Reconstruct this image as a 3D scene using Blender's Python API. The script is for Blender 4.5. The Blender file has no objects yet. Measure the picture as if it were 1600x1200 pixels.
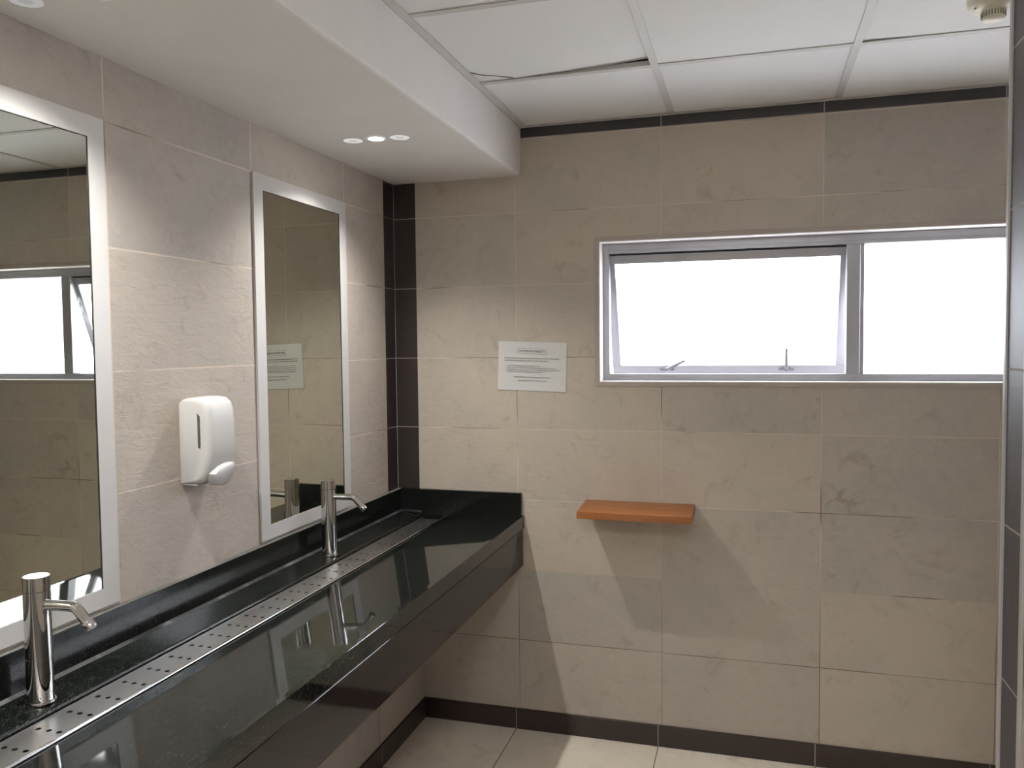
import bpy, bmesh, math, random
from mathutils import Vector, Matrix
random.seed(4)
S = bpy.context.scene
COL = S.collection

# ------------------------------------------------------------------ camera
cam_d = bpy.data.cameras.new('camera')
cam = bpy.data.objects.new('camera', cam_d); COL.objects.link(cam)
YAW, PITCH, ROLL, FPX = 0.28514803, -0.04934564, -0.01051865, 1270.59
fwd = Vector((-math.sin(YAW)*math.cos(PITCH), math.cos(YAW)*math.cos(PITCH), math.sin(PITCH)))
rt = fwd.cross(Vector((0, 0, 1))).normalized(); up = rt.cross(fwd)
r2 = rt*math.cos(ROLL) + up*math.sin(ROLL); u2 = up*math.cos(ROLL) - rt*math.sin(ROLL)
M3 = Matrix((r2, u2, -fwd)).transposed()
cam.matrix_world = Matrix.Translation((1.48865, -3.27591, 1.64493)) @ M3.to_4x4()
cam_d.sensor_fit = 'HORIZONTAL'; cam_d.sensor_width = 36.0
cam_d.lens = 36.0*FPX/1600.0
cam_d.clip_start = 0.02
S.camera = cam

# ------------------------------------------------------------------ world, colour management
W = bpy.data.worlds.new('world'); S.world = W; W.use_nodes = True
nt = W.node_tree; nt.nodes.clear()
wo = nt.nodes.new('ShaderNodeOutputWorld'); wb = nt.nodes.new('ShaderNodeBackground')
wb.inputs['Color'].default_value = (0.86, 0.90, 1.0, 1); wb.inputs['Strength'].default_value = 14.5
nt.links.new(wb.outputs[0], wo.inputs[0])
sun_d = bpy.data.lights.new('sun', 'SUN'); sun_d.energy = 90.0; sun_d.angle = math.radians(3); sun_d.color = (1.0, .97, .92)
sun = bpy.data.objects.new('sun', sun_d); COL.objects.link(sun)      # high, from behind the building: lights the roof outside, never the room
sun.rotation_euler = Vector((.05, .20, -1.0)).to_track_quat('-Z', 'Y').to_euler()
S.view_settings.view_transform = 'Standard'; S.view_settings.look = 'None'
S.view_settings.exposure = 0.33; S.view_settings.gamma = 1.0
S.view_settings.use_curve_mapping = False
S.cycles.max_bounces = 10; S.cycles.diffuse_bounces = 6; S.cycles.glossy_bounces = 6
S.cycles.transparent_max_bounces = 12; S.cycles.transmission_bounces = 6
S.cycles.use_denoising = True
S.cycles.sample_clamp_indirect = 4.0

SPOT_POWER = 39.5
FILL_POWER = 12.0

# ------------------------------------------------------------------ dimensions (metres)
H0 = 0.0876            # top of the skirting
X1 = 0.5497            # first full joint on the back wall
YJ = -0.4517           # first full joint on the left wall
STRIP = 0.1035         # dark corner strip
ZC = 2.533             # ceiling
ZS = 2.338             # underside of the bulkhead
XS = 0.572             # face of the bulkhead
XB = 0.110             # boxed wall below the counter
XR = 1.96              # right-hand wall, nearer half
YR = -1.512            # its free corner
YF = -4.6              # wall behind the camera
XE = 3.3               # end of the recess on the right
WX0, WX1, WZ0, WZ1 = 0.9, 2.88, 1.486, 2.054   # window opening

# ------------------------------------------------------------------ node helpers
class NB:
    def __init__(self, name):
        self.m = bpy.data.materials.new(name); self.m.use_nodes = True
        self.t = self.m.node_tree; self.t.nodes.clear()
        self.out = self.t.nodes.new('ShaderNodeOutputMaterial')
    def n(self, typ, **kw):
        nd = self.t.nodes.new(typ)
        for k, v in kw.items(): setattr(nd, k, v)
        return nd
    def put(self, sock, v):
        if hasattr(v, 'links') or isinstance(v, bpy.types.NodeSocket): self.t.links.new(v, sock)
        else:
            if isinstance(v, tuple) and len(v) == 3 and sock.type == 'RGBA': v = v + (1,)
            sock.default_value = v
    def math(self, op, a, b=None, c=None, clamp=False):
        nd = self.n('ShaderNodeMath', operation=op, use_clamp=clamp)
        self.put(nd.inputs[0], a)
        if b is not None: self.put(nd.inputs[1], b)
        if c is not None: self.put(nd.inputs[2], c)
        return nd.outputs[0]
    def mix(self, f, a, b, blend='MIX'):
        nd = self.n('ShaderNodeMix', data_type='RGBA', blend_type=blend)
        self.put(nd.inputs[0], f); self.put(nd.inputs[6], a); self.put(nd.inputs[7], b)
        return nd.outputs[2]
    def noise(self, vec, scale, detail=4, rough=.55, dist=0.0, col=False):
        nd = self.n('ShaderNodeTexNoise')
        if vec is not None: self.put(nd.inputs['Vector'], vec)
        nd.inputs['Scale'].default_value = scale; nd.inputs['Detail'].default_value = detail
        nd.inputs['Roughness'].default_value = rough; nd.inputs['Distortion'].default_value = dist
        return nd.outputs[1 if col else 0]
    def ramp(self, f, lo, hi):
        nd = self.n('ShaderNodeMapRange', interpolation_type='SMOOTHSTEP')
        self.put(nd.inputs[0], f); nd.inputs[1].default_value = lo; nd.inputs[2].default_value = hi
        return nd.outputs[0]
    def xyz(self):
        g = self.n('ShaderNodeNewGeometry'); s = self.n('ShaderNodeSeparateXYZ')
        self.t.links.new(g.outputs['Position'], s.inputs[0])
        return g.outputs['Position'], s.outputs
    def comb(self, x, y, z):
        c = self.n('ShaderNodeCombineXYZ'); self.put(c.inputs[0], x); self.put(c.inputs[1], y); self.put(c.inputs[2], z)
        return c.outputs[0]
    def bump(self, h, strength=.2, dist=.002):
        b = self.n('ShaderNodeBump'); b.inputs['Strength'].default_value = strength
        b.inputs['Distance'].default_value = dist; self.put(b.inputs['Height'], h)
        return b.outputs[0]
    def bsdf(self, col, rough=.5, metal=0.0, normal=None, spec=.5, **kw):
        p = self.n('ShaderNodeBsdfPrincipled')
        self.put(p.inputs['Base Color'], col); self.put(p.inputs['Roughness'], rough)
        self.put(p.inputs['Metallic'], metal); p.inputs['Specular IOR Level'].default_value = spec
        for k, v in kw.items(): self.put(p.inputs[k], v)
        if normal is not None: self.t.links.new(normal, p.inputs['Normal'])
        self.t.links.new(p.outputs[0], self.out.inputs[0])
        return p

def plain(name, col, rough=.5, metal=0.0, spec=.5, var=0.03, scale=8.0, bump=0.0, bscale=200.0):
    """a plain surface with faint procedural unevenness"""
    b = NB(name); pos, _ = b.xyz()
    f = b.noise(pos, scale, 3)
    dark = tuple(c*(1-var*2) for c in col); lite = tuple(min(1, c*(1+var)) for c in col)
    c = b.mix(f, dark, lite)
    nrm = b.bump(b.noise(pos, bscale, 3), bump, .001) if bump else None
    b.bsdf(c, rough, metal, nrm, spec)
    return b.m

def cells(b, ucoord, vcoord, u0, pu, v0, pv, gw=.0016):
    u = b.math('DIVIDE', b.math('SUBTRACT', ucoord, u0), pu)
    v = b.math('DIVIDE', b.math('SUBTRACT', vcoord, v0), pv)
    iu, iv = b.math('FLOOR', u), b.math('FLOOR', v)
    fu = b.math('ABSOLUTE', b.math('SUBTRACT', b.math('FRACT', u), .5))
    fv = b.math('ABSOLUTE', b.math('SUBTRACT', b.math('FRACT', v), .5))
    gu = b.math('GREATER_THAN', fu, .5 - gw/pu); gv = b.math('GREATER_THAN', fv, .5 - gw/pv)
    wn = b.n('ShaderNodeTexWhiteNoise', noise_dimensions='3D')
    b.put(wn.inputs['Vector'], b.comb(iu, iv, 3.7))
    return gu, gv, wn.outputs['Value'], wn.outputs['Color'], fu, fv

def stone_tile(name, axis, u0, pu, v0, pv, relief=.25, vaxis=2, gain=(1, 1, 1), gw=.0016, gsoft=-.5, stain=False):
    """beige stone-look porcelain: tint and veining change from tile to tile, pale grout that has gone dark low down"""
    b = NB(name); pos, s = b.xyz()
    gu, gv, rnd, rcol, fu, fv = cells(b, s[axis], s[vaxis], u0, pu, v0, pv, gw)
    off = b.n('ShaderNodeVectorMath', operation='MULTIPLY_ADD')
    b.put(off.inputs[0], rcol); off.inputs[1].default_value = (7, 7, 7); b.put(off.inputs[2], pos)
    p = off.outputs[0]
    n1 = b.noise(p, 2.6, 5, .6, .6); n2 = b.noise(p, 9.0, 6, .65, 1.2); n3 = b.noise(p, 34.0, 5, .7, .5)
    base = b.mix(b.ramp(n1, .32, .68), (.362, .334, .304), (.446, .394, .340))
    base = b.mix(b.ramp(rnd, 0, 1), b.mix(.5, base, (.348, .322, .285)), b.mix(.45, base, (.475, .405, .335)))
    base = b.mix(b.math('MULTIPLY', b.ramp(n2, .52, .80), .50), base, (.240, .180, .130))
    vein = b.math('MULTIPLY', b.ramp(b.noise(p, 4.2, 9, .74, 1.2), .56, .78), b.ramp(n1, .45, .62))
    base = b.mix(b.math('MULTIPLY', vein, .26), base, (.175, .125, .090))
    base = b.mix(b.math('MULTIPLY', b.ramp(n3, .35, .7), .10), base, (.60, .52, .44))
    base = b.mix(1.0, base, gain, 'MULTIPLY')
    if stain:      # brown mineral staining in the left part of one tile right of the shelf
        dx = b.math('DIVIDE', b.math('SUBTRACT', s[0], 1.83), .17); dz = b.math('DIVIDE', b.math('SUBTRACT', s[2], 1.10), .20)
        rr = b.math('SQRT', b.math('ADD', b.math('MULTIPLY', dx, dx), b.math('MULTIPLY', dz, dz)))
        inside = b.math('MULTIPLY', b.math('GREATER_THAN', s[0], 1.7515), b.math('MULTIPLY', b.math('GREATER_THAN', s[2], .9895), b.math('LESS_THAN', s[2], 1.286)))
        spl = b.ramp(b.noise(pos, 13, 7, .68, .6), .47, .66)
        f = b.math('MULTIPLY', b.math('MULTIPLY', spl, b.math('SUBTRACT', 1.0, b.ramp(rr, .2, 1.2))), inside)
        base = b.mix(b.math('MULTIPLY', f, .42), base, (.18, .115, .080))
    g = b.math('MAXIMUM', gu, gv)
    gn = b.noise(pos, 1.7, 2)
    age = b.math('MAXIMUM', b.ramp(gn, .50, .60), b.math('SUBTRACT', 1.0, b.ramp(s[2], .40, .90)))
    if vaxis != 2: age = 1.0
    gcol = b.mix(age, (.62, .54, .46), (.17, .12, .08))
    soft = b.ramp(b.noise(pos, 3.1, 2), .40, .62)        # stretches where the grout matches the tile
    gm = b.math('MULTIPLY', g, b.math('MULTIPLY_ADD', soft, gsoft, .95))
    col = b.mix(gm, base, gcol)
    st = b.n('ShaderNodeVectorMath', operation='MULTIPLY'); b.put(st.inputs[0], p); st.inputs[1].default_value = (1, 1, 3.2)
    h = b.math('MULTIPLY_ADD', b.noise(st.outputs[0], 16, 8, .72, .8), 1.0, b.math('MULTIPLY', g, -.35))
    b.bsdf(col, .62, 0, b.bump(h, relief, .006), .35)
    return b.m

def dark_tile(name, axis, u0, pu, v0, pv, col=(.034, .027, .026), gcol=(.36, .33, .31), rough=.30, vaxis=2, gw=.0016, spec=.45):
    b = NB(name); pos, s = b.xyz()
    gu, gv, rnd, rcol, fu, fv = cells(b, s[axis], s[vaxis], u0, pu, v0, pv, gw)
    g = b.math('MAXIMUM', gu, gv)
    c0 = b.mix(b.noise(pos, 25, 5, .7), tuple(c*.75 for c in col), tuple(c*1.3 for c in col))
    c = b.mix(g, c0, gcol)
    b.bsdf(c, b.math('MULTIPLY_ADD', g, .5, rough), 0, b.bump(g, -.3, .001), spec)
    return b.m

def floor_tile():
    b = NB('floor_tile'); pos, s = b.xyz()
    gu, gv, rnd, rcol, fu, fv = cells(b, s[0], s[1], .535, .6, YJ, .6, .0018)
    off = b.n('ShaderNodeVectorMath', operation='MULTIPLY_ADD')
    b.put(off.inputs[0], rcol); off.inputs[1].default_value = (7, 7, 7); b.put(off.inputs[2], pos)
    n1 = b.noise(off.outputs[0], 3.0, 5, .6, .5)
    c = b.mix(b.ramp(n1, .3, .7), (.76, .69, .58), (.85, .78, .67))
    c = b.mix(b.math('MULTIPLY', b.ramp(b.noise(off.outputs[0], 11, 6, .7, 1.0), .5, .75), .35), c, (.46, .37, .28))
    g = b.math('MAXIMUM', gu, gv)
    b.bsdf(b.mix(g, c, (.10, .065, .04)), .45, 0, b.bump(g, -.4, .0015), .4)
    return b.m

def granite(name='black_granite', rough=.03, spec=.42, speck=.75):
    b = NB(name); pos, _ = b.xyz()
    v = b.n('ShaderNodeTexVoronoi', feature='F1'); v.inputs['Scale'].default_value = 620; b.put(v.inputs['Vector'], pos)
    sep = b.n('ShaderNodeSeparateColor'); b.t.links.new(v.outputs['Color'], sep.inputs[0])
    n = b.noise(pos, 55, 6, .7)
    sp = b.math('MULTIPLY', b.ramp(sep.outputs[0], .55, 1.0), b.ramp(n, .42, .66))
    c = b.mix(b.math('MULTIPLY', sp, speck), (.0070, .0082, .0076), (.066, .078, .062))
    c = b.mix(b.math('MULTIPLY', b.ramp(sep.outputs[1], .96, .99), .45*speck), c, (.15, .15, .125))
    wet = b.ramp(b.noise(pos, 6, 3), .3, .7)
    b.bsdf(c, b.math('MULTIPLY_ADD', wet, .03, rough), 0, None, spec)
    return b.m

def wood():
    b = NB('orange_wood'); pos, s = b.xyz()
    st = b.n('ShaderNodeVectorMath', operation='MULTIPLY'); b.put(st.inputs[0], pos); st.inputs[1].default_value = (2.2, 26, 60)
    n = b.noise(st.outputs[0], 2.2, 6, .6, .7)
    c = b.mix(b.ramp(n, .3, .72), (.36, .140, .043), (.235, .080, .022))
    b.bsdf(c, .42, 0, None, .4)
    return b.m

def steel(name='brushed_steel', col=(.66, .65, .64), rough=.26, brushed=True):
    b = NB(name); pos, s = b.xyz()
    st = b.n('ShaderNodeVectorMath', operation='MULTIPLY'); b.put(st.inputs[0], pos); st.inputs[1].default_value = (220, 4, 220)
    n = b.noise(st.outputs[0], 3, 4, .6)
    r = b.math('MULTIPLY_ADD', n, .05 if brushed else .01, rough-.02)
    blot = b.ramp(b.noise(pos, 14, 4), .45, .75)
    b.bsdf(b.mix(b.math('MULTIPLY', blot, .10 if brushed else 0.0), col, tuple(c*.7 for c in col)), r, 1.0)
    return b.m

def frosted():
    b = NB('frosted_window_glass'); pos, _ = b.xyz()
    n = b.noise(pos, 30, 2)
    tl = b.n('ShaderNodeBsdfTranslucent'); b.put(tl.inputs[0], b.mix(n, (.93, .94, .95), (.96, .97, .98)))
    tr = b.n('ShaderNodeBsdfTransparent'); tr.inputs[0].default_value = (.95, .97, .97, 1)
    gl = b.n('ShaderNodeBsdfGlossy'); gl.inputs['Roughness'].default_value = .15
    m1 = b.n('ShaderNodeMixShader'); m1.inputs[0].default_value = .45
    b.t.links.new(tl.outputs[0], m1.inputs[1]); b.t.links.new(tr.outputs[0], m1.inputs[2])
    m2 = b.n('ShaderNodeMixShader'); m2.inputs[0].default_value = .05
    b.t.links.new(m1.outputs[0], m2.inputs[1]); b.t.links.new(gl.outputs[0], m2.inputs[2])
    b.t.links.new(m2.outputs[0], b.out.inputs[0])
    return b.m

def emitter(name, col, strength):
    b = NB(name); pos, _ = b.xyz()
    e = b.n('ShaderNodeEmission'); b.put(e.inputs[0], b.mix(b.noise(pos, 60, 1), tuple(c*.97 for c in col), col))
    e.inputs[1].default_value = strength
    b.t.links.new(e.outputs[0], b.out.inputs[0])
    return b.m

def ceiling_mat():
    b = NB('mineral_ceiling_tile'); pos, s = b.xyz()
    f = b.noise(pos, 5, 4)
    c = b.mix(f, (.82, .82, .82), (.87, .87, .865))
    pit = b.ramp(b.noise(pos, 150, 3, .7), .62, .75)
    c = b.mix(b.math('MULTIPLY', pit, .10), c, (.45, .43, .40))
    b.bsdf(c, .9, 0, b.bump(b.noise(pos, 120, 4, .7), .25, .001), .2)
    return b.m

def sealant_mat():
    b = NB('worn_white_sealant'); pos, s = b.xyz()
    f = b.ramp(b.noise(pos, 7.0, 4, .65), .46, .66)
    c = b.mix(f, (.020, .022, .022), (.135, .145, .15))
    b.bsdf(c, .45, 0, b.bump(b.noise(pos, 60, 3), .4, .002), .4)
    return b.m

MAT = {
    'back': stone_tile('stone_tile_back_wall', 0, X1, .6, H0, .3, gain=(1.12, 1.13, 1.12), stain=True),  # gain puts extra light into the same tile as the side wall
    'side': stone_tile('stone_tile_side_wall', 1, YJ, .6, H0, .3, relief=.42, gain=(.99, 1.0, 1.02), gw=.0021, gsoft=-.25),
    'strip_back': dark_tile('dark_strip_back', 0, 0, STRIP, H0, .3),
    'strip_side': dark_tile('dark_strip_side', 1, 0, STRIP, H0, .3),
    'strip_top': dark_tile('dark_strip_top', 0, X1, .6, 2.4905, .3, col=(.040, .038, .042), gw=.0022),
    'strip_right': dark_tile('dark_strip_right', 1, YR-.006, .122, H0, .3, col=(.060, .050, .050), rough=.50, spec=.38, gw=.0022),
    'skirt_x': dark_tile('dark_skirting_back', 0, .535, .6, -.5, 5, col=(.036, .024, .022)),
    'skirt_y': dark_tile('dark_skirting_side', 1, YJ, .6, -.5, 5, col=(.036, .024, .022)),
    'floor': floor_tile(),
    'granite': granite(),
    'granite_up': granite('black_granite_upstand', .12, .26, .22),
    'apron': dark_tile('brown_apron_tile', 1, 7, 30, -2, 30, col=(.017, .0125, .012), rough=.06, spec=.28),
    'white_paint': plain('white_wall_paint', (.80, .785, .775), .7, bump=.05),
    'reveal': plain('white_reveal_paint', (.80, .76, .74), .45),
    'frame_white': plain('white_mirror_border', (.55, .54, .53), .35, spec=.4),
    'dark_edge': plain('dark_mirror_edge', (.02, .02, .02), .6),
    'alu': plain('grey_anodised_aluminium', (.40, .40, .43), .36, metal=.55),
    'trim': plain('pale_corner_trim', (.44, .425, .42), .40, metal=.1),
    'grid': plain('white_ceiling_grid', (.60, .585, .57), .5),
    'ceil': ceiling_mat(),
    'plenum': plain('dark_plenum', (.05, .05, .05), .9),
    'wood': wood(),
    'steel': steel(rough=.31),
    'chrome': steel('chrome', (.66, .655, .65), .05, False),
    'plastic': plain('white_plastic', (.61, .61, .60), .38, spec=.35, var=.01),
    'push': plain('white_push_plastic', (.66, .645, .66), .25, spec=.5, var=.01),
    'slot': plain('smoked_window_plastic', (.10, .10, .10), .2),
    'cream': plain('cream_plastic', (.66, .62, .50), .45, var=.02),
    'cream_dark': plain('detector_slot', (.16, .14, .10), .6),
    'paper': plain('white_paper', (.62, .62, .61), .8, var=.02),
    'ink': plain('grey_ink', (.10, .10, .10), .8),
    'ink_soft': plain('pale_grey_ink', (.24, .24, .24), .8),
    'glass': frosted(),
    'sealant': sealant_mat(),
    'lamp': emitter('lamp_lens', (1.0, .96, .88), 40.0),
    'glow_dim': emitter('dim_disc_glow', (1.0, .97, .93), .55),
    'glow_faint': emitter('faint_disc_glow', (1.0, .98, .94), .34),
    'glow_faint2': emitter('faint_disc_glow_middle', (1.0, .98, .94), .28),
    'glow_dim2': emitter('dim_disc_glow_middle', (1.0, .97, .93), .42),
    'fill_panel': emitter('fill_panel_glow', (1.0, .96, .91), 1.6),
    'outside_grey': plain('grey_cladding', (.30, .33, .42), .6),
    'outside_pale': plain('pale_render', (.50, .485, .465), .8),
}
b = NB('mirror_silver'); pos, _ = b.xyz()
b.bsdf(b.mix(b.noise(pos, 2, 2), (.655, .660, .585), (.68, .685, .61)), .0, 1.0)
MAT['mirror'] = b.m

# ------------------------------------------------------------------ mesh helpers
def link(name, bm, mats, parent=None, smooth=False, loc=None):
    me = bpy.data.meshes.new(name); bmesh.ops.recalc_face_normals(bm, faces=bm.faces[:]) if len(bm.faces) else None
    bm.to_mesh(me); bm.free()
    if not isinstance(mats, (list, tuple)): mats = [mats]
    for m in mats: me.materials.append(MAT[m] if isinstance(m, str) else m)
    if smooth:
        for p in me.polygons: p.use_smooth = True
    o = bpy.data.objects.new(name, me); COL.objects.link(o)
    if parent is not None:
        o.parent = parent; o.matrix_parent_inverse = parent.matrix_world.inverted() if False else Matrix.Identity(4)
        # parts are modelled in world space: put them back under an unrotated parent
        o.location = -Vector(parent.get('origin', (0, 0, 0)))
    return o

def thing(name, label, cat, loc, group=None):
    o = bpy.data.objects.new(name, None); COL.objects.link(o)
    o.empty_display_size = .05
    o.location = loc; o['origin'] = tuple(loc); o['label'] = label; o['category'] = cat
    if group: o['group'] = group
    return o
def structure(o):
    o['kind'] = 'structure'; return o

def box(bm, a, b_, bevel=0.0, seg=2, mat=0):
    x0, y0, z0 = [min(a[i], b_[i]) for i in range(3)]; x1, y1, z1 = [max(a[i], b_[i]) for i in range(3)]
    v = [bm.verts.new(p) for p in ((x0,y0,z0),(x1,y0,z0),(x1,y1,z0),(x0,y1,z0),(x0,y0,z1),(x1,y0,z1),(x1,y1,z1),(x0,y1,z1))]
    fs = [bm.faces.new([v[i] for i in q]) for q in ((0,3,2,1),(4,5,6,7),(0,1,5,4),(1,2,6,5),(2,3,7,6),(3,0,4,7))]
    for f in fs: f.material_index = mat
    if bevel:
        es = list({e for f in fs for e in f.edges})
        bmesh.ops.bevel(bm, geom=es, offset=bevel, segments=seg, profile=.5, affect='EDGES')
    return bm
def prism(bm, poly, axis, a, b_, bevel=0.0, seg=2):
    """extrude the 2-D outline along an axis (0: x, 1: y, 2: z)"""
    def P(u, v, w): return {1: (u, w, v), 0: (w, u, v), 2: (u, v, w)}[axis]
    v0 = [bm.verts.new(P(u, v, a)) for u, v in poly]; v1 = [bm.verts.new(P(u, v, b_)) for u, v in poly]
    n = len(poly); fs = [bm.faces.new(v0), bm.faces.new(v1[::-1])]
    for i in range(n): fs.append(bm.faces.new([v0[i], v0[(i+1) % n], v1[(i+1) % n], v1[i]]))
    if bevel:
        bmesh.ops.bevel(bm, geom=list({e for f in fs for e in f.edges}), offset=bevel, segments=seg, profile=.5, affect='EDGES')
    return bm
def lathe(bm, prof, c, n=40, axis=Vector((0, 0, 1))):
    """revolve (radius, height) pairs about an axis through c"""
    q = Vector((0, 0, 1)).rotation_difference(axis).to_matrix()
    rings = []
    for r, h in prof:
        rings.append([bm.verts.new(Vector(c) + q @ Vector((r*math.cos(2*math.pi*i/n), r*math.sin(2*math.pi*i/n), h))) for i in range(n)] if r > 1e-6
                     else [bm.verts.new(Vector(c) + q @ Vector((0, 0, h)))])
    for a, b_ in zip(rings, rings[1:]):
        for i in range(n):
            j = (i+1) % n
            if len(a) == 1 and len(b_) == 1: continue
            if len(a) == 1: bm.faces.new([a[0], b_[j], b_[i]])
            elif len(b_) == 1: bm.faces.new([a[i], a[j], b_[0]])
            else: bm.faces.new([a[i], a[j], b_[j], b_[i]])
    return bm
def tube(bm, pts, rad, n=20, caps=True, up0=Vector((0, 1, 0))):
    pts = [Vector(p) for p in pts]; rings = []
    if not isinstance(rad, (list, tuple)): rad = [rad]*len(pts)
    for i, p in enumerate(pts):
        t = ((pts[min(i+1, len(pts)-1)] - pts[max(i-1, 0)])).normalized()
        a = t.cross(up0).normalized(); bb = t.cross(a)
        rings.append([bm.verts.new(p + (a*math.cos(2*math.pi*k/n) + bb*math.sin(2*math.pi*k/n))*rad[i]) for k in range(n)])
    for a, b_ in zip(rings, rings[1:]):
        for k in range(n): bm.faces.new([a[k], a[(k+1) % n], b_[(k+1) % n], b_[k]])
    if caps: bm.faces.new(rings[0][::-1]); bm.faces.new(rings[-1])
    return bm
def quad(bm, pts, mat=0):
    f = bm.faces.new([bm.verts.new(p) for p in pts]); f.material_index = mat; return f
def autosmooth(o, deg=35):
    me = o.data
    for p in me.polygons: p.use_smooth = True
    b2 = bmesh.new(); b2.from_mesh(me)
    for e in b2.edges:
        if len(e.link_faces) == 2 and e.calc_face_angle(0) > math.radians(deg): e.smooth = False
    b2.to_mesh(me); b2.free()
    return o

def wall_panel(name, axis, pos, thick, rects, mats, parent=None):
    """rects: (u0,u1,z0,z1,mat index) visible faces at plane `pos`; each one is a slab with real thickness"""
    bm = bmesh.new()
    for u0, u1, z0, z1, mi in rects:
        if axis == 0: box(bm, (pos, u0, z0), (pos+thick, u1, z1), mat=mi)
        else: box(bm, (u0, pos, z0), (u1, pos+thick, z1), mat=mi)
    return structure(link(name, bm, mats, parent))

# ------------------------------------------------------------------ room shell
ZT = 2.4905
wall_panel('wall_back', 1, 0, .16, [
    (0, STRIP, 0, ZC+.1, 1), (STRIP, WX0, 0, WZ0, 0), (STRIP, WX0, WZ0, WZ1, 0), (STRIP, WX0, WZ1, ZT, 0),
    (WX0, WX1, 0, WZ0, 0), (WX0, WX1, WZ1, ZT, 0), (WX1, XE+.1, 0, ZT, 0), (STRIP, XE+.1, ZT, ZC+.1, 2)],
    ['back', 'strip_back', 'strip_top'])
wall_panel('wall_left', 0, 0, -.12, [(-STRIP, 0, .7, ZC+.1, 1), (YF, -STRIP, .7, ZC+.1, 0)], ['side', 'strip_side'])
wall_panel('wall_left_lower', 0, XB, -.23, [(YF, 0, 0, .7, 0)], ['side'])
wall_panel('wall_right', 0, XR, .12, [(YF, YR-.122, 0, ZC+.1, 0), (YR-.122, YR, 0, ZC+.1, 1)], ['side', 'strip_right'])
wall_panel('wall_right_far', 0, XE, .1, [(YR-.12, 0, 0, ZC+.1, 0)], ['side'])
wall_panel('wall_right_return', 1, YR-.001, -.119, [(XR+.121, XE+.1, 0, ZC+.1, 0)], ['back'])
wall_panel('wall_front', 1, YF, -.1, [(-.12, XR+.12, 0, ZC+.1, 0)], ['back'])
bm = bmesh.new()
for a, c in (((-.3, 0), (WX0, 2.75)), ((WX1, 0), (XE+.3, 2.75)), ((WX0, 0), (WX1, WZ0-.001)), ((WX0, WZ1+.001), (WX1, 2.75))):
    box(bm, (a[0], .1605, a[1]), (c[0], .172, c[1]))
structure(link('wall_back_added_skin', bm, plain('dark_added_skin', (.13, .125, .12), .8)))  # unseen dark skin added outside the wall to cut bounced daylight
bm = bmesh.new(); box(bm, (-.12, YF-.1, -.08), (XE+.1, .16, 0)); structure(link('floor', bm, 'floor'))

# skirting
bm = bmesh.new(); box(bm, (XB+.0085, -.0085, .0005), (XE-.001, -.0005, H0), .0008, 1); structure(link('baseboard_back', bm, 'skirt_x'))
bm = bmesh.new(); box(bm, (XB+.0005, YF+.001, .0005), (XB+.0085, -.0005, H0), .0008, 1); structure(link('baseboard_left', bm, 'skirt_y'))
bm = bmesh.new(); box(bm, (XR-.0085, YF+.001, .0005), (XR-.0005, YR-.125, H0), .0008, 1); structure(link('baseboard_right', bm, 'skirt_y'))

# pale metal corner trims of the right-hand wall
bm = bmesh.new(); prism(bm, [(XR-.004, YR+.004), (XR-.004, YR-.010), (XR+.001, YR-.010), (XR+.014, YR-.002), (XR+.014, YR+.004)], 2, .001, ZC-.001, .0012, 2)
structure(link('trim_1', bm, 'trim'))
bm = bmesh.new(); box(bm, (XR-.005, YR-.122, .001), (XR, YR-.137, ZC-.001), .001, 2)
structure(link('trim_2', bm, 'trim'))
# narrow border of the window hole
bm = bmesh.new()
for a, c in (((WX0-.018, -.003, WZ0-.018), (WX0, 0, WZ1+.018)), ((WX0, -.003, WZ1), (WX1, 0, WZ1+.018)), ((WX0, -.003, WZ0-.018), (WX1, 0, WZ0))):
    box(bm, a, c, .0008, 1)
structure(link('trim_3', bm, plain('beige_window_border', (.40, .35, .31), .6)))

# ------------------------------------------------------------------ bulkhead over the counter
bm = bmesh.new()
prism(bm, [(.0005, ZS), (XS-.010, ZS), (XS-.003, ZS+.003), (XS, ZS+.010), (XS+.004, ZC-.002), (.0005, ZC-.002)], 1, YF+.001, -.0005)
structure(link('ceiling_bulkhead', bm, 'white_paint'))

# ------------------------------------------------------------------ suspended ceiling
ceil = bpy.data.objects.new('ceiling', None); COL.objects.link(ceil); structure(ceil)
bm = bmesh.new(); box(bm, (-.12, YF-.1, ZC+.14), (XE+.1, .16, ZC+.2)); link('plenum_slab', bm, 'plenum', ceil)
GX = [.585, 1.190, 1.795, 2.400, 3.005]; GY = [-.003, -.585, -1.190, -1.795, -2.400, -3.005, -3.610, -4.215]
bm = bmesh.new()
for x in GX[1:]:
    box(bm, (x-.012, YF+.001, ZC), (x+.012, -.001, ZC+.003)); box(bm, (x-.001, YF, ZC+.003), (x+.001, -.001, ZC+.03))
for y in GY[1:]: box(bm, (XS+.005, y-.012, ZC+.0006), (XE-.001, y+.012, ZC+.0034))
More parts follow.
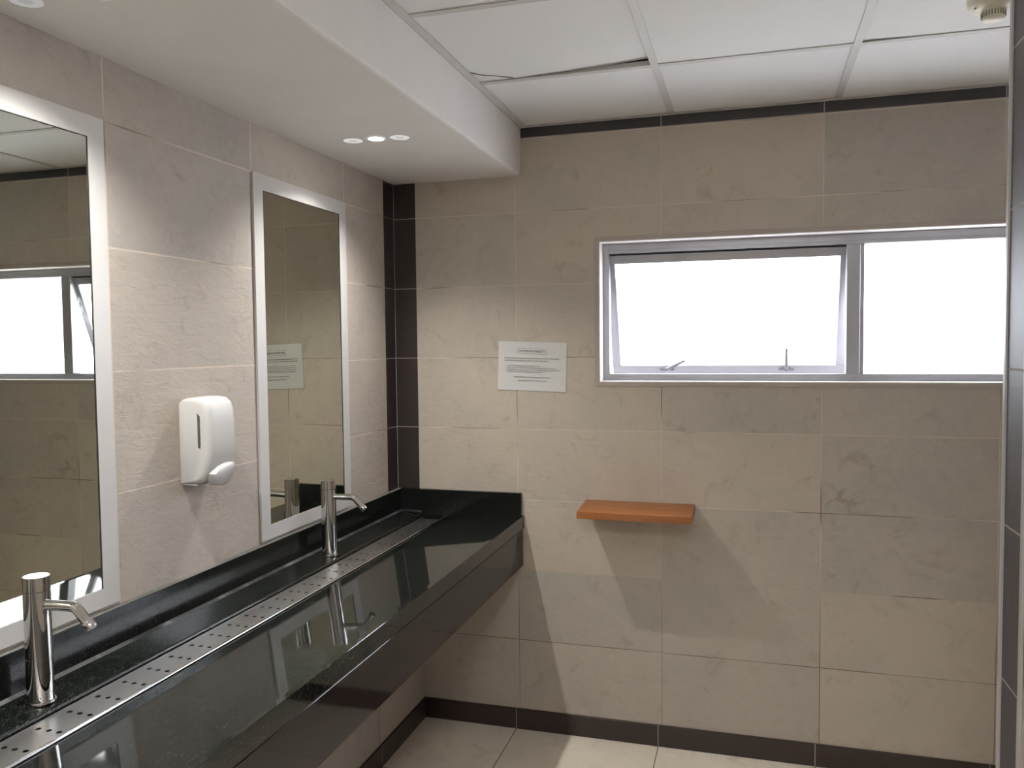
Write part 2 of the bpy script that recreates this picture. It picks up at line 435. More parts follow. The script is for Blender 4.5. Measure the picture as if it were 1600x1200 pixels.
# wall angles
box(bm, (XS+.0045, YF, ZC-.0015), (XS+.030, -.001, ZC+.0012)); box(bm, (XS+.0045, -.020, ZC-.0012), (XE-.001, -.0008, ZC+.0015))
box(bm, (XR-.022, YF+.001, ZC-.001), (XR-.0005, YR, ZC+.0018))
link('ceiling_grid', bm, 'grid', ceil)
FILL_CELLS = {(1, 5), (1, 6)}
xs = GX + [XE]; ys = GY + [YF]
rnd = random.Random(3)
for i in range(len(xs)-1):
    for j in range(len(ys)-1):
        if (i, j) in FILL_CELLS: continue
        if j >= 3 and i >= 3: continue
        x0, x1_, y1_, y0 = xs[i]+.004, xs[i+1]-.004, ys[j]-.004, ys[j+1]+.004
        if i == 0: x0 = XS+.007
        bm = bmesh.new()
        # thin lay-in board, gently sagging in the middle
        N = 6; top = {}; bot = {}
        sag = rnd.uniform(.0005, .0015)
        for a in range(N+1):
            for c in range(N+1):
                x = x0+(x1_-x0)*a/N; y = y0+(y1_-y0)*c/N
                s_ = -sag*math.sin(math.pi*a/N)*math.sin(math.pi*c/N)
                lift = 0
                if (i, j) == (0, 1): lift = .020*(a/N)**2*(c/N)**6 + .003*(a/N)          # far right corner sprung up
                if (i, j) == (0, 0): lift = .004*(1-c/N)*(a/N)
                if (i, j) == (1, 0): lift = .002*(1-c/N)
                if (i, j) == (2, 1): lift = .0045*(1-a/N)**5*(c/N)**5
                z = ZC+.0040+s_+lift
                bot[a, c] = bm.verts.new((x, y, z)); top[a, c] = bm.verts.new((x, y, z+.014))
        for a in range(N):
            for c in range(N):
                bm.faces.new([bot[a, c], bot[a, c+1], bot[a+1, c+1], bot[a+1, c]])
                bm.faces.new([top[a, c], top[a+1, c], top[a+1, c+1], top[a, c+1]])
        for a in range(N):
            bm.faces.new([bot[a, 0], bot[a+1, 0], top[a+1, 0], top[a, 0]]); bm.faces.new([bot[a+1, N], bot[a, N], top[a, N], top[a+1, N]])
            bm.faces.new([bot[0, a+1], bot[0, a], top[0, a], top[0, a+1]]); bm.faces.new([bot[N, a], bot[N, a+1], top[N, a+1], top[N, a]])
        t = link('ceiling_tile', bm, 'ceil', ceil)
        if (i, j) == (0, 1):
            t['label'] = 'cracked tile with a sprung corner leaving a dark gap'
            bm = bmesh.new()
            pts = [(XS+.031, -.700), (.625, -.672), (.645, -.655), (.664, -.650), (.682, -.634), (.705, -.618), (.722, -.600)]
            for (ax, ay), (bx_, by), w0, w1 in zip(pts, pts[1:], [.0030, .0024, .0018, .0010, .0007, .0006], [.0024, .0018, .0010, .0007, .0006, .0004]):
                d = Vector((bx_-ax, by-ay, 0)).normalized(); nn = Vector((-d.y, d.x, 0))
                lo = [Vector((ax, ay, ZC+.0030))+nn*w0, Vector((bx_, by, ZC+.0030))+nn*w1, Vector((bx_, by, ZC+.0030))-nn*w1, Vector((ax, ay, ZC+.0030))-nn*w0]
                vs = [bm.verts.new(q) for q in lo] + [bm.verts.new(q+Vector((0, 0, .004))) for q in lo]
                for f in ((0, 1, 2, 3), (4, 7, 6, 5), (0, 4, 5, 1), (1, 5, 6, 2), (2, 6, 7, 3), (3, 7, 4, 0)): bm.faces.new([vs[k] for k in f])
            link('crack', bm, 'plenum', t)

# fill light panels added unseen in ceiling cells behind the camera, for general light
for k, (i, j) in enumerate(sorted(FILL_CELLS)):
    x0, x1_, y1_, y0 = GX[i]+.006, GX[i+1]-.006, ys[j]-.006, ys[j+1]+.006
    x1_ = min(x1_, XR-.03)
    t = thing('added_fill_panel', 'square fill light added unseen behind the viewer, ' + ('nearer the window' if k == 0 else 'nearest the rear wall'), 'fill light', ((x0+x1_)/2, (y0+y1_)/2, ZC+.004), 'added fill light panels')
    bm = bmesh.new(); box(bm, (x0+.02, y0+.02, ZC+.005), (x1_-.02, y1_-.02, ZC+.009)); link('fill_diffuser', bm, 'fill_panel', t)
    bm = bmesh.new()
    for a, c in (((x0, y0), (x1_, y0+.02)), ((x0, y1_-.02), (x1_, y1_)), ((x0, y0+.02), (x0+.02, y1_-.02)), ((x1_-.02, y0+.02), (x1_, y1_-.02))):
        box(bm, (a[0], a[1], ZC+.004), (c[0], c[1], ZC+.012))
    link('frame', bm, 'grid', t)
    l = bpy.data.lights.new('fill_light', 'AREA'); l.shape = 'SQUARE'; l.size = .5; l.energy = FILL_POWER; l.color = (1, .985, .97)
    lo = bpy.data.objects.new('fill_light', l); COL.objects.link(lo); lo.parent = t; lo.location = (0, 0, -.004)

# ------------------------------------------------------------------ window
win = structure(bpy.data.objects.new('window_1', None)); COL.objects.link(win)
FY0, FY1 = .078, .128
bm = bmesh.new()   # painted reveal lining the hole
box(bm, (WX0, 0, WZ0), (WX0+.003, FY0+.02, WZ1)); box(bm, (WX1-.003, 0, WZ0), (WX1, FY0+.02, WZ1))
box(bm, (WX0+.003, 0, WZ1-.003), (WX1-.003, FY0+.02, WZ1)); box(bm, (WX0+.003, 0, WZ0), (WX1-.003, FY0+.02, WZ0+.003))
link('window_reveal', bm, 'reveal', win)
bm = bmesh.new()
ix0, ix1, jz0, jz1 = .928, 2.840, 1.516, 2.011     # inside of the outer frame
ox0, ox1 = WX0+.003, WX1-.003; oz0, oz1 = WZ0+.0035, WZ1-.0035
for a, c in (((ox0, oz0), (ix0, oz1)), ((ix1, oz0), (ox1, oz1)), ((ix0, jz1), (ix1, oz1)), ((ix0, oz0), (ix1, jz0))):
    box(bm, (a[0], FY0+.004, a[1]), (c[0], FY1, c[1]), .001, 1)
# raised inner lip round the opening
for a, c in (((ix0-.013, jz0-.013), (ix0, jz1+.013)), ((ix1, jz0-.013), (ix1+.013, jz1+.013)), ((ix0, jz1), (ix1, jz1+.013)), ((ix0, jz0-.013), (ix1, jz0))):
    box(bm, (a[0], FY0, a[1]), (c[0], FY0+.012, c[1]), .001, 1)
link('window_frame', bm, 'alu', win)
bm = bmesh.new(); box(bm, (1.841, FY0, jz0), (1.890, FY1, jz1), .0015, 1); box(bm, (1.890, FY0+.008, jz0), (1.905, FY1, jz1), .003, 2); link('mullion', bm, 'alu', win)
bm = bmesh.new(); box(bm, (1.9055, FY0+.022, jz0+.0005), (ix1-.0005, FY0+.027, jz1-.0005)); link('fixed_pane', bm, 'glass', win)
# top-hung sash, swung outwards at the bottom
ANG = math.radians(20.0); HZ, HY = 2.004, .098; SL = .533
sx0, sx1 = .911, 1.858; sw = .036; sd = .022
def sash_pt(x, d, h):   # d: outwards from the sash plane, h: down from the hinge
    return Vector((x, HY + h*math.sin(ANG) + d*math.cos(ANG), HZ - h*math.cos(ANG) + d*math.sin(ANG)))
def sbox(bm, x0, x1_, d0, d1, h0, h1, bev=.001):
    v = [bm.verts.new(sash_pt(x, d, h)) for h in (h0, h1) for x, d in ((x0, d0), (x1_, d0), (x1_, d1), (x0, d1))]
    fs = [bm.faces.new([v[k] for k in q]) for q in ((0,1,2,3),(7,6,5,4),(0,4,5,1),(1,5,6,2),(2,6,7,3),(3,7,4,0))]
    bmesh.ops.bevel(bm, geom=list({e for f in fs for e in f.edges}), offset=bev, segments=1, profile=.5, affect='EDGES')
bm = bmesh.new()
tw = .030
sbox(bm, sx0, sx1, 0, sd, 0, tw+.006); sbox(bm, sx0, sx1, 0, sd, SL-.044, SL)
sbox(bm, sx0, sx0+sw, 0, sd, tw+.006, SL-.044); sbox(bm, sx1-sw, sx1, 0, sd, tw+.006, SL-.044)
sash = link('sash', bm, 'alu', win)
def sub(name, bm, mat, par):
    o = link(name, bm, mat); o.parent = par; return o
bm = bmesh.new(); sbox(bm, sx0+sw, sx1-sw, .008, .013, tw+.006, SL-.044, .0003); sub('sash_pane', bm, 'glass', sash)
def stay(x, ang, L):
    """small lever fastener on the bottom rail"""
    bm = bmesh.new()
    c = sash_pt(x, 0, SL-.026)
    box(bm, (c.x-.030, c.y-.007, c.z-.005), (c.x+.032, c.y+.001, c.z+.003), .0015, 1)
    lathe(bm, [(0, -.016), (.009, -.016), (.011, -.012), (.011, 0)], c, 16, Vector((0, 1, 0)))
    d = Vector((math.sin(ang), -.10, math.cos(ang))).normalized()
    tube(bm, [c + Vector((0, -.012, 0)), c + Vector((0, -.012, 0)) + d*L*.25, c + Vector((0, -.012, 0)) + d*L], [.0075, .0072, .0052], 10)
    autosmooth(sub('sash_handle', bm, plain('dark_grey_metal', (.20, .20, .21), .4, metal=.4), sash))
stay(1.143, math.radians(64), .088); stay(1.632, 0, .088)
for x in (sx0+.004, sx1-.004):            # scissor stays at the sides
    bm = bmesh.new()
    tube(bm, [(x, FY1-.01, 1.86), tuple(sash_pt(x, 0, .15))], .0035, 8); tube(bm, [(x, FY1-.01, 1.83), tuple(sash_pt(x, 0, .20))], .0030, 8)
    tube(bm, [tuple(sash_pt(x, -.004, .13)), (x, FY1-.005, 1.72)], .0028, 8)
    link('stay_arm', bm, 'steel', win)

# outside: a low flat roof and a grey-clad building seen only through the open gap
bm = bmesh.new(); box(bm, (-3, .20, 1.05), (9, 9, 1.25)); box(bm, (-3, 3.6, 1.25), (9, 3.75, 1.47), .01, 1)
o = link('flat_roof', bm, 'outside_pale'); o['label'] = 'pale flat roof outside below the open window sash'; o['category'] = 'roof'
bm = bmesh.new(); prism(bm, [(.174, 1.30), (.180, 1.252), (.80, 1.252), (.80, 1.30), (.79, 1.30), (.76, 1.262), (.21, 1.262), (.184, 1.30)], 0, -1.0, 5.0)  # dark strip added over the roof, unseen, to cut light bounced onto the sash
o = link('bounce_blocker', bm, plain('dark_blocker', (.20, .20, .215), .7)); o['label'] = 'added unseen dark strip on the roof outside the window, cutting bounced light'; o['category'] = 'light blocker'
bm = bmesh.new(); box(bm, (-1, 5.0, 1.80), (9, 5.6, 1.98), .02, 1); box(bm, (-1, 5.1, 1.72), (9, 5.5, 1.76), .01, 1)
for x in (0, 3.0, 6.0, 8.6): box(bm, (x, 5.2, 1.25), (x+.12, 5.4, 1.80))
o = link('roof_canopy', bm, 'outside_grey'); o['label'] = 'grey canopy outside, glimpsed through the open window in the nearest mirror'; o['category'] = 'canopy'

# ------------------------------------------------------------------ vanity counter
YA, YB = YF+.002, -.0008
van = thing('vanity_counter', 'long black granite wash counter with sloping slab, splashbacks and brown apron along the mirror wall', 'wash counter', (.3, -2.3, .7))
bm = bmesh.new()   # sloping slab with its nosing
prism(bm, [(.238, .899), (.2395, .8975), (.2395, .870), (.545, .8665), (.5725, .8665), (.5765, .8705), (.5765, .9205), (.5752, .9215), (.560, .9208)], 1, YA, YB)
link('worktop', bm, 'granite', van)
bm = bmesh.new()
prism(bm, [(.020, .9205), (.1185, .9095), (.1205, .9075), (.1205, .868), (.020, .868)], 1, YA, YB); link('tap_ledge', bm, 'granite', van)
bm = bmesh.new(); box(bm, (.0008, YA, .80), (.0198, YB, 1.0150), .0008, 1); link('splashback', bm, 'granite_up', van)
bm = bmesh.new(); box(bm, (.0010, YA, 1.0151), (.0190, YB, 1.0166), .0004, 1); link('sawn_edge', bm, plain('grey_sawn_edge', (.16, .15, .14), .55, scale=30, var=.2), van)
bm = bmesh.new(); box(bm, (.0200, -.0205, .866), (.5675, -.0008, 1.0180), .0012, 2); link('end_splashback', bm, 'granite_up', van)
bm = bmesh.new()
prism(bm, [(.1205, .868), (.1225, .868), (.1225, .842), (.2375, .842), (.2375, .868), (.2395, .868), (.2395, .838), (.1205, .838)], 1, YA, -.021); link('drain_channel', bm, plain('dark_channel', (.03, .03, .03), .4), van)
bm = bmesh.new(); box(bm, (.550, YA, .709), (.5705, YB, .8625), .001, 1); link('apron', bm, 'apron', van)
bm = bmesh.new(); box(bm, (XB+.001, YA, .7095), (.550, YB, .712)); link('underside_panel', bm, 'apron', van)
bm = bmesh.new()   # sealant run at the foot of the splashbacks
prism(bm, [(.0199, .9200), (.0285, .9199), (.0240, .9225), (.0199, .9260)], 1, YA, -.021)
prism(bm, [(-.0205, .9260), (-.0260, .9225), (-.0285, .9195), (-.0205, .9100)], 0, .020, .118)
link('sealant', bm, 'sealant', van)

# perforated grate lying over the channel
GX0, GX1, GZ = .1265, .2205, .8995
gr = thing('drain_grate', 'long perforated stainless steel grate lying in the black counter between taps and slab', 'drain grate', (.17, -2.3, .88))
bm = bmesh.new()
P = .0765; cols = [.1500, .1755, .2010]; R = .0056; NS = 16
ye = -.024
rows = [-2.117 + P*k for k in range(-26, 28)]; rows = [y for y in rows if y < ye-.03]
def hole_cell(bm, cx, cy, x0, x1_, y0, y1_):
    c_in = []; c_out = []
    for k in range(NS):
        a = 2*math.pi*(k+.5)/NS; ca, sa = math.cos(a), math.sin(a)
        c_in.append((bm.verts.new((cx+R*ca, cy+R*sa, GZ)), bm.verts.new((cx+R*ca, cy+R*sa, GZ-.0015))))
        hx = (x1_-cx) if ca > 0 else (cx-x0); hy = (y1_-cy) if sa > 0 else (cy-y0)
        t = min(hx/abs(ca) if abs(ca) > 1e-9 else 1e9, hy/abs(sa) if abs(sa) > 1e-9 else 1e9)
        c_out.append(bm.verts.new((cx+t*ca, cy+t*sa, GZ)))
    corners = [bm.verts.new((x1_, y1_, GZ)), bm.verts.new((x0, y1_, GZ)), bm.verts.new((x0, y0, GZ)), bm.verts.new((x1_, y0, GZ))]
    for k in range(NS):
        j = (k+1) % NS
        vs = [c_in[k][0], c_out[k]]
        A, B = c_out[k].co, c_out[j].co
        for cc in corners:      # add the square's corner where the ray pair straddles it
            q = cc.co
            onA = abs(A.x-q.x) < 1e-7 or abs(A.y-q.y) < 1e-7; onB = abs(B.x-q.x) < 1e-7 or abs(B.y-q.y) < 1e-7
            diff = not ((abs(A.x-B.x) < 1e-7) or (abs(A.y-B.y) < 1e-7))
            if onA and onB and diff: vs.append(cc)
        vs += [c_out[j], c_in[j][0]]
        bm.faces.new(vs); bm.faces.new([c_in[j][0], c_in[j][1], c_in[k][1], c_in[k][0]])
edges_x = [GX0, (cols[0]+cols[1])/2, (cols[1]+cols[2])/2, .2130]
for y in rows:
    for k, cx in enumerate(cols):
        hole_cell(bm, cx, y, edges_x[k], edges_x[k+1], y-.014, y+.014)
    quad(bm, [(edges_x[0], y+.014, GZ), (edges_x[3], y+.014, GZ), (edges_x[3], min(y+P-.014, ye), GZ), (edges_x[0], min(y+P-.014, ye), GZ)])
quad(bm, [(edges_x[0], YA, GZ), (edges_x[3], YA, GZ), (edges_x[3], rows[0]-.014, GZ), (edges_x[0], rows[0]-.014, GZ)]) if rows[0]-.014 > YA else None
plate = link('grate_plate', bm, 'steel', gr)
bm = bmesh.new(); prism(bm, [(.2131, GZ), (.2175, GZ+.0004), (.2200, GZ-.0008), (.2212, GZ-.0034), (.2214, GZ-.016), (.2194, GZ-.016), (.2190, GZ-.0034), (.2170, GZ-.0015), (.2131, GZ-.0018)], 1, YA, ye)
autosmooth(link('folded_edge', bm, steel('polished_steel', (.74, .74, .76), .16), gr), 50)
bm = bmesh.new(); box(bm, (GX0-.0015, YA, GZ-.016), (GX0, ye, GZ), .0004, 1); link('rear_edge', bm, 'steel', gr)
bm = bmesh.new(); box(bm, (.2260, YA, .8600), (.2290, ye, .8900), .0006, 1); o = link('channel_rim', bm, 'steel', van)

# ------------------------------------------------------------------ taps
def make_tap(y, label):
    t = thing('pillar_tap', label, 'tap', (.078, y, .914), 'chrome taps on the counter')
    X, Z0, ZTOP, RB = .078, .9145, 1.178, .0255
    bm = bmesh.new()
    lathe(bm, [(0, 0), (.0285, 0), (.0290, .0015), (.0285, .0040), (.0262, .0050), (0, .0050)], (X, y, Z0-.0008), 44); autosmooth(link('base_ring', bm, 'chrome', t))
    bm = bmesh.new(); s1, s2 = 1.008-Z0, 1.148-Z0
    lathe(bm, [(0, .004), (RB, .004), (RB, s1-.0005), (RB-.0007, s1), (RB, s1+.0005), (RB, s2-.0006), (RB-.0012, s2), (0, s2)], (X, y, Z0), 56); autosmooth(link('body', bm, 'chrome', t), 25)
    bm = bmesh.new(); h = ZTOP-1.148
    lathe(bm, [(RB-.0014, .0002), (RB, .0008), (RB, h-.0012), (RB-.0012, h), (0, h)], (X, y, 1.148), 56); autosmooth(link('push_cap', bm, 'chrome', t), 30)
    pts = [(X+.018, y, 1.119), (X+.060, y, 1.1205), (X+.088, y, 1.1210)]
    c = (X+.088, 1.1210-.024); 
    for k in range(1, 9):
        a = math.radians(90-47*k/8); pts.append((c[0]+.024*math.cos(a), y, c[1]+.024*math.sin(a)))
    dx, dz = math.sin(math.radians(46)), -math.cos(math.radians(46))*1.0
    lx, _, lz = pts[-1]; dirv = Vector((math.cos(math.radians(-46)), 0, math.sin(math.radians(-46))))
    end = Vector((lx, y, lz)) + dirv*.030; pts.append(tuple(end))
    bm = bmesh.new(); tube(bm, pts, .0108, 28); autosmooth(link('spout', bm, 'chrome', t), 40)
    bm = bmesh.new(); lathe(bm, [(0, 0), (.0112, 0), (.0116, .001), (.0116, .015), (.0108, .0165), (0, .0165)], end-dirv*.0005, 28, dirv); autosmooth(link('aerator', bm, 'chrome', t), 30)
    return t
make_tap(-.755, 'slim chrome pillar tap in front of the far mirror')
make_tap(-1.965, 'chrome pillar tap nearest the viewer, in front of the near mirror')

# ------------------------------------------------------------------ mirrors
def make_mirror(y0, y1_, label):
    z0, z1 = 1.0255, 2.188
    t = thing('wall_mirror', label, 'mirror', (0, (y0+y1_)/2, z0), 'white-bordered wall mirrors')
    bm = bmesh.new(); B = .050; X0, X1_ = .0008, .0078
    for a, c in (((y0, z0), (y0+B, z1)), ((y1_-B, z0), (y1_, z1)), ((y0+B, z0), (y1_-B, z0+.045)), ((y0+B, z1-B), (y1_-B, z1))):
        box(bm, (X0, a[0], a[1]), (X1_, c[0], c[1]))
    bmesh.ops.remove_doubles(bm, verts=bm.verts[:], dist=1e-6)
    link('border', bm, 'frame_white', t)
    bm = bmesh.new()
    # dark, slightly ragged line between glass and border
    rg = random.Random(int(-y0*100)); n = 60
    def rag(p0, p1, inward):
        p0, p1 = Vector(p0), Vector(p1)
        prev = None
        for k in range(n+1):
            q = p0.lerp(p1, k/n); w = .0014+rg.random()*.0016
            cur = (bm.verts.new((X1_-.0005, q.x, q.y)), bm.verts.new((X1_-.0005, q.x+inward[0]*w, q.y+inward[1]*w)), bm.verts.new((.004, q.x+inward[0]*w, q.y+inward[1]*w)))
            if prev:
                bm.faces.new([prev[0], cur[0], cur[1], prev[1]]); bm.faces.new([prev[1], cur[1], cur[2], prev[2]])
            prev = cur
    rag((y1_-B, z0+.045), (y1_-B, z1-B), (-1, 0)); rag((y0+B, z1-B), (y1_-B, z1-B), (0, -1))
    link('edge_line', bm, 'dark_edge', t)
    bm = bmesh.new(); box(bm, (.0012, y0+B, z0+.045), (.0058, y1_-B, z1-B)); link('mirror_glass', bm, 'mirror', t)
make_mirror(-1.0535, -.4535, 'tall white-bordered mirror on the left wall nearest the window wall')
make_mirror(-2.2560, -1.6620, 'white-bordered mirror cut by the left edge of the picture, behind the nearest tap')

# ------------------------------------------------------------------ soap dispenser
dy0, dy1, dz0, dz1, dd = -1.418, -1.296, 1.272, 1.508, .098
dsp = thing('soap_dispenser', 'white plastic soap dispenser mounted between the two mirrors', 'soap dispenser', (0, (dy0+dy1)/2, dz0))
def dispenser_shell():
    """side outline (x,z) lofted over the width with rounded vertical edges"""
    bm = bmesh.new()
    side = [(.001, 0.0), (.048, .0005), (.062, .004), (.072, .012), (.079, .026), (.086, .045), (.092, .062), (.0955, .085), (.0970, .12), (.0965, .170), (.0945, .200), (.088, .221), (.074, .232), (.050, .2355), (.020, .2350), (.008, .2320), (.001, .226)]
    n = 14; rings = []
    W_ = dy1-dy0
    for k in range(n+1):
        s_ = math.sin(-math.pi/2+math.pi*k/n)       # clustered toward the edges
        yy = (dy0+dy1)/2 + s_*W_/2
        e = 1-abs(s_)                                # 0 at the side faces
        r = .018; dist = e*W_/2
        ins = r-math.sqrt(max(0, r*r-(max(0, r-dist))**2)) if dist < r else 0
        ring = []
        for x, z in side:
            fx = x if x < .002 else x-ins*(min(1, x/.05))
            zc_ = .118; fz = z + (ins*.55 if z < zc_ else -ins*.55)*min(1, abs(z-zc_)/.10)
            if x < .002: fz = z + (ins*.2 if z < zc_ else -ins*.4)
            ring.append(bm.verts.new((fx, yy, dz0+fz)))
        rings.append(ring)
    for a, c in zip(rings, rings[1:]):
        for i in range(len(side)-1): bm.faces.new([a[i], a[i+1], c[i+1], c[i]])
    bm.faces.new(rings[0]); bm.faces.new(rings[-1][::-1])
    return bm
autosmooth(link('body', dispenser_shell(), 'plastic', dsp), 40)
bm = bmesh.new()   # refill window in the near side
prism(bm, [(.0585, 1.374), (.0660, 1.370), (.0672, 1.380), (.0672, 1.458), (.0585, 1.468)], 1, dy0-.0006, dy0+.004, .0005, 1)
link('level_window', bm, 'slot', dsp)
bm = bmesh.new()   # push tongue at the lower front
prof = [(-.044, .010), (-.036, -.012), (-.020, -.024), (.004, -.027), (.024, -.024), (.036, -.012), (.040, .006), (.038, .024), (.030, .034), (.008, .034), (-.018, .028), (-.034, .020)]
yc = (dy0+dy1)/2-.003; zc_ = 1.2900
f0 = [bm.verts.new((.066 + (z+.027)*.34, yc+y, zc_+z)) for y, z in prof]
f1 = [bm.verts.new((.090 + (z+.027)*.30, yc+y*.97, zc_+z)) for y, z in prof]
f2 = [bm.verts.new((.0955 + (z+.027)*.26, yc+y*.82, zc_+z*.82)) for y, z in prof]
n = len(prof)
for A, B in ((f0, f1), (f1, f2)):
    for i in range(n): bm.faces.new([A[i], A[(i+1) % n], B[(i+1) % n], B[i]])
bm.faces.new(f0[::-1]); bm.faces.new(f2)
autosmooth(link('push_lever', bm, 'push', dsp), 50)
bm = bmesh.new(); box(bm, (.0010, dy0+.004, 1.2690), (.050, dy1-.004, 1.2722), .001, 1); link('bottom_lip', bm, 'plastic', dsp)
bm = bmesh.new(); lathe(bm, [(0, 0), (.006, 0), (.005, .010), (0, .010)], (.058, yc, 1.264), 14); link('nozzle', bm, 'plastic', dsp)

# ------------------------------------------------------------------ wooden shelf
bm = bmesh.new(); box(bm, (.842, -.2, -.028), (1.281, -.0006, 0), .0022, 2)
for v in bm.verts: v.co.z += 1.001 + .0105*(v.co.y/.2)
o = autosmooth(link('wall_shelf', bm, 'wood'), 40); o['label'] = 'small orange-brown wooden shelf on the back wall below the window'; o['category'] = 'shelf'

# ------------------------------------------------------------------ notice
nt_ = thing('wall_notice', 'white landscape paper notice with a boxed heading on the wall left of the window', 'notice', (.6165, -.0008, 1.550))
nt_.rotation_euler = (0, math.radians(1.95), 0)
def local(name, bm, mat):
    me = bpy.data.meshes.new(name); bm.to_mesh(me); bm.free(); me.materials.append(MAT[mat])
    o = bpy.data.objects.new(name, me); COL.objects.link(o); o.parent = nt_; return o
bm = bmesh.new(); NX, NZ = 12, 8; hw, hh = .1465, .102; vv = {}
for a in range(NX+1):
    for c in range(NZ+1):
        x = -hw+2*hw*a/NX; z = -hh+2*hh*c/NZ
        curl = .0016*((abs(x)/hw)**4) + .0012*(c/NZ)**3 + .0008*(1-c/NZ)**3
        vv[a, c] = (bm.verts.new((x, -.0006-curl, z)), bm.verts.new((x, -.0002-curl, z)))
for a in range(NX):
    for c in range(NZ):
        bm.faces.new([vv[a, c][0], vv[a+1, c][0], vv[a+1, c+1][0], vv[a, c+1][0]]); bm.faces.new([vv[a, c][1], vv[a, c+1][1], vv[a+1, c+1][1], vv[a+1, c][1]])
local('sheet', bm, 'paper')
def px2(u, v):      # position on the sheet from its own measured layout
    return (-hw + 2*hw*u, hh - 2*hh*v)
bm = bmesh.new()
def bar(bm, x0, x1_, zc, h, mat=0):
    box(bm, (x0, -.0036, zc-h/2), (x1_, -.0031, zc+h/2))
bx0, bz1 = px2(.285, .135); bx1, bz0 = px2(.715, .245)
for a, c in (((bx0, bz1-.0008), (bx1, bz1)), ((bx0, bz0), (bx1, bz0+.0008)), ((bx0, bz0), (bx0+.0008, bz1)), ((bx1-.0008, bz0), (bx1, bz1))):
    box(bm, (a[0], -.0036, a[1]), (c[0], -.0031, c[1]))
local('heading_box', bm, 'ink_soft')
fc = bpy.data.curves.new('heading_text', 'FONT'); fc.body = 'BATHROOM ETIQUETTE'; fc.align_x = 'CENTER'; fc.align_y = 'CENTER'
fc.size = .0112; fc.extrude = .0002; fc.space_character = 1.05; fc.space_word = 1.3
_tmp = bpy.data.objects.new('text_outline', fc); COL.objects.link(_tmp)
bpy.context.view_layer.update()
_me = bpy.data.meshes.new_from_object(_tmp.evaluated_get(bpy.context.evaluated_depsgraph_get()))
bpy.data.objects.remove(_tmp); bpy.data.curves.remove(fc)
ft = bpy.data.objects.new('heading_text', _me); COL.objects.link(ft); ft.parent = nt_; _me.materials.clear(); _me.materials.append(MAT['ink'])
ft.location = ((bx0+bx1)/2, -.0034, (bz0+bz1)/2); ft.rotation_euler = (math.radians(90), 0, 0); ft.scale = (.86, 1, 1)
bm = bmesh.new(); rg = random.Random(11)
for v, u0, u1, h in ((.335, .09, .90, .0042), (.385, .09, .74, .0042), (.490, .13, .63, .0030), (.530, .13, .84, .0030), (.572, .13, .91, .0030), (.612, .13, .66, .0030), (.720, .24, .77, .0034), (.790, .30, .73, .0040)):
    u = u0
    while u < u1:       # illegible small print: runs of word-length marks
        w = min(rg.uniform(.018, .07), u1-u)
        x0, zz = px2(u, v); x1_, _ = px2(u+w, v)
        bar(bm, x0, x1_, zz, h*.62); u += w+.009
local('small_print', bm, 'ink_soft')

# ------------------------------------------------------------------ spotlights in the bulkhead
def spot(x, y, label):
    t = thing('recessed_spotlight', label, 'spotlight', (x, y, ZS), 'lit spotlights in the bulkhead')
    bm = bmesh.new(); lathe(bm, [(.0255, -.0005), (.0262, -.0022), (.0320, -.0022), (.0335, -.0002)], (x, y, ZS), 40); autosmooth(link('rim', bm, 'white_paint', t))
    bm = bmesh.new(); lathe(bm, [(0, -.0030), (.012, -.0028), (.0272, -.0012), (.0272, -.0004), (0, -.0004)], (x, y, ZS), 40); autosmooth(link('lens', bm, 'lamp', t))
    l = bpy.data.lights.new('spot_light', 'SPOT'); l.energy = SPOT_POWER; l.spot_size = math.radians(128); l.spot_blend = .9
    l.shadow_soft_size = .007; l.color = (1.0, .97, .92)
    lo = bpy.data.objects.new('spot_light', l); COL.objects.link(lo); lo.parent = t; lo.location = (0, 0, -.016)
spot(.281, -.747, 'small bright round spotlight in the bulkhead above the far mirror')
spot(.265, -1.940, 'bright spotlight at the top edge of the picture above the nearest tap')
spot(.270, -3.130, 'spotlight added unseen in the bulkhead behind the viewer')  # added lamp continuing the row out of view, feeds the general light
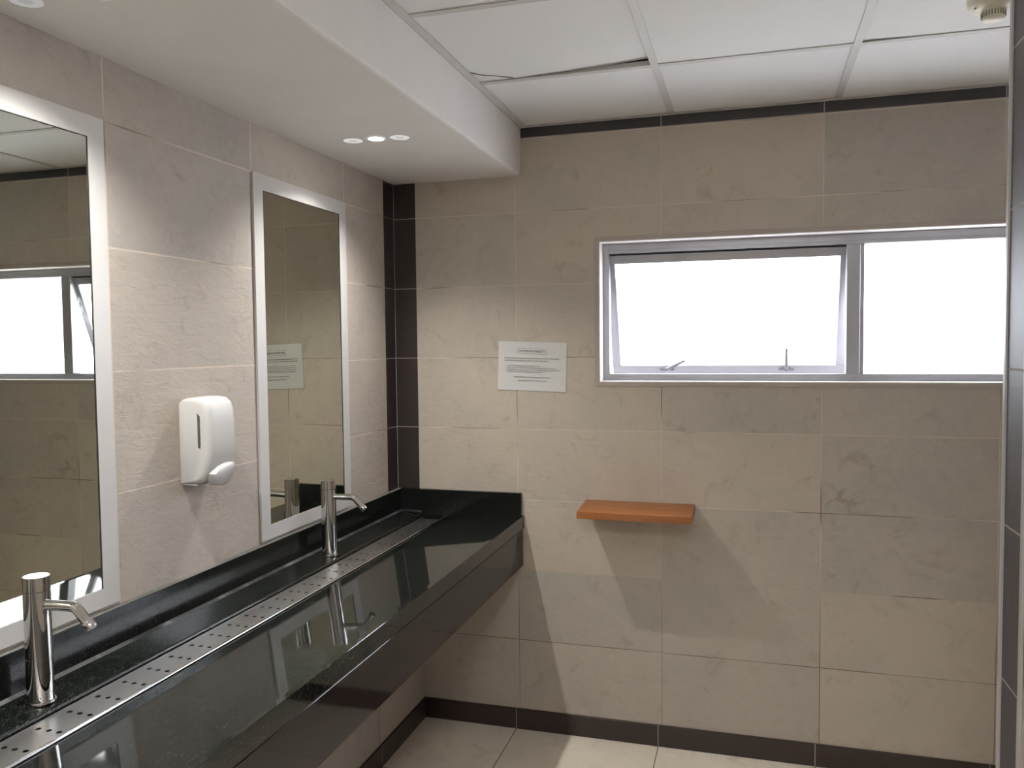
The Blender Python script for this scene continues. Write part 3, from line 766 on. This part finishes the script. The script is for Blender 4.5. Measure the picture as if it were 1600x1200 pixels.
def disc(x, y, label, r=.033, m='glow_dim'):  # pale round patches on the bulkhead, built as flat weakly emissive discs
    t = thing('pale_glow_disc', label, 'pale disc', (x, y, ZS), 'faint discs beside the spotlights')
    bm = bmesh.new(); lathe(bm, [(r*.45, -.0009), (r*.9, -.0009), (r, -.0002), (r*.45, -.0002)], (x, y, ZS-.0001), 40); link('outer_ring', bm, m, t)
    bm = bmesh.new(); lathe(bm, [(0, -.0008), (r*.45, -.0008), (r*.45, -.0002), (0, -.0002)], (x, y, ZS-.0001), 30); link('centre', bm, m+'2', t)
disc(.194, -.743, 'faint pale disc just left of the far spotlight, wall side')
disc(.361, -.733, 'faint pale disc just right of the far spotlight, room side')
disc(.099, -1.955, 'blurred pale disc at the top left corner of the picture', .032, 'glow_faint')

# ------------------------------------------------------------------ smoke detector
cx, cy = 2.090, -.860
sm = thing('smoke_detector', 'cream round smoke detector on the ceiling at the upper right', 'smoke detector', (cx, cy, ZC))
bm = bmesh.new(); lathe(bm, [(0, -.0005), (.062, -.0005), (.063, -.010), (.060, -.024), (.054, -.032), (.040, -.037), (.030, -.039), (0, -.039)], (cx, cy, ZC), 44); autosmooth(link('base', bm, 'cream', sm))
bm = bmesh.new(); lathe(bm, [(.030, -.038), (.0285, -.042), (.0270, -.058), (.0255, -.064), (.021, -.067), (0, -.0675)], (cx, cy, ZC), 40); autosmooth(link('sensing_chamber', bm, 'cream', sm))
bm = bmesh.new()
for k in range(26):
    a = 2*math.pi*k/26; c, s_ = math.cos(a), math.sin(a)
    r0, r1, hw_ = .0255, .0290, .0011
    pts = [(cx+r*c-h*s_, cy+r*s_+h*c, ZC-z) for z in (.043, .057) for r, h in ((r0, -hw_), (r1, -hw_), (r1, hw_), (r0, hw_))]
    v = [bm.verts.new(q) for q in pts]
    for q in ((0,1,2,3),(7,6,5,4),(0,4,5,1),(1,5,6,2),(2,6,7,3),(3,7,4,0)): bm.faces.new([v[i] for i in q])
link('vent_slots', bm, 'cream_dark', sm)
bm = bmesh.new(); lathe(bm, [(0, 0), (.0035, 0), (.003, .003), (0, .003)], (cx-.047, cy-.018, ZC-.0375), 12); link('indicator', bm, 'cream_dark', sm)
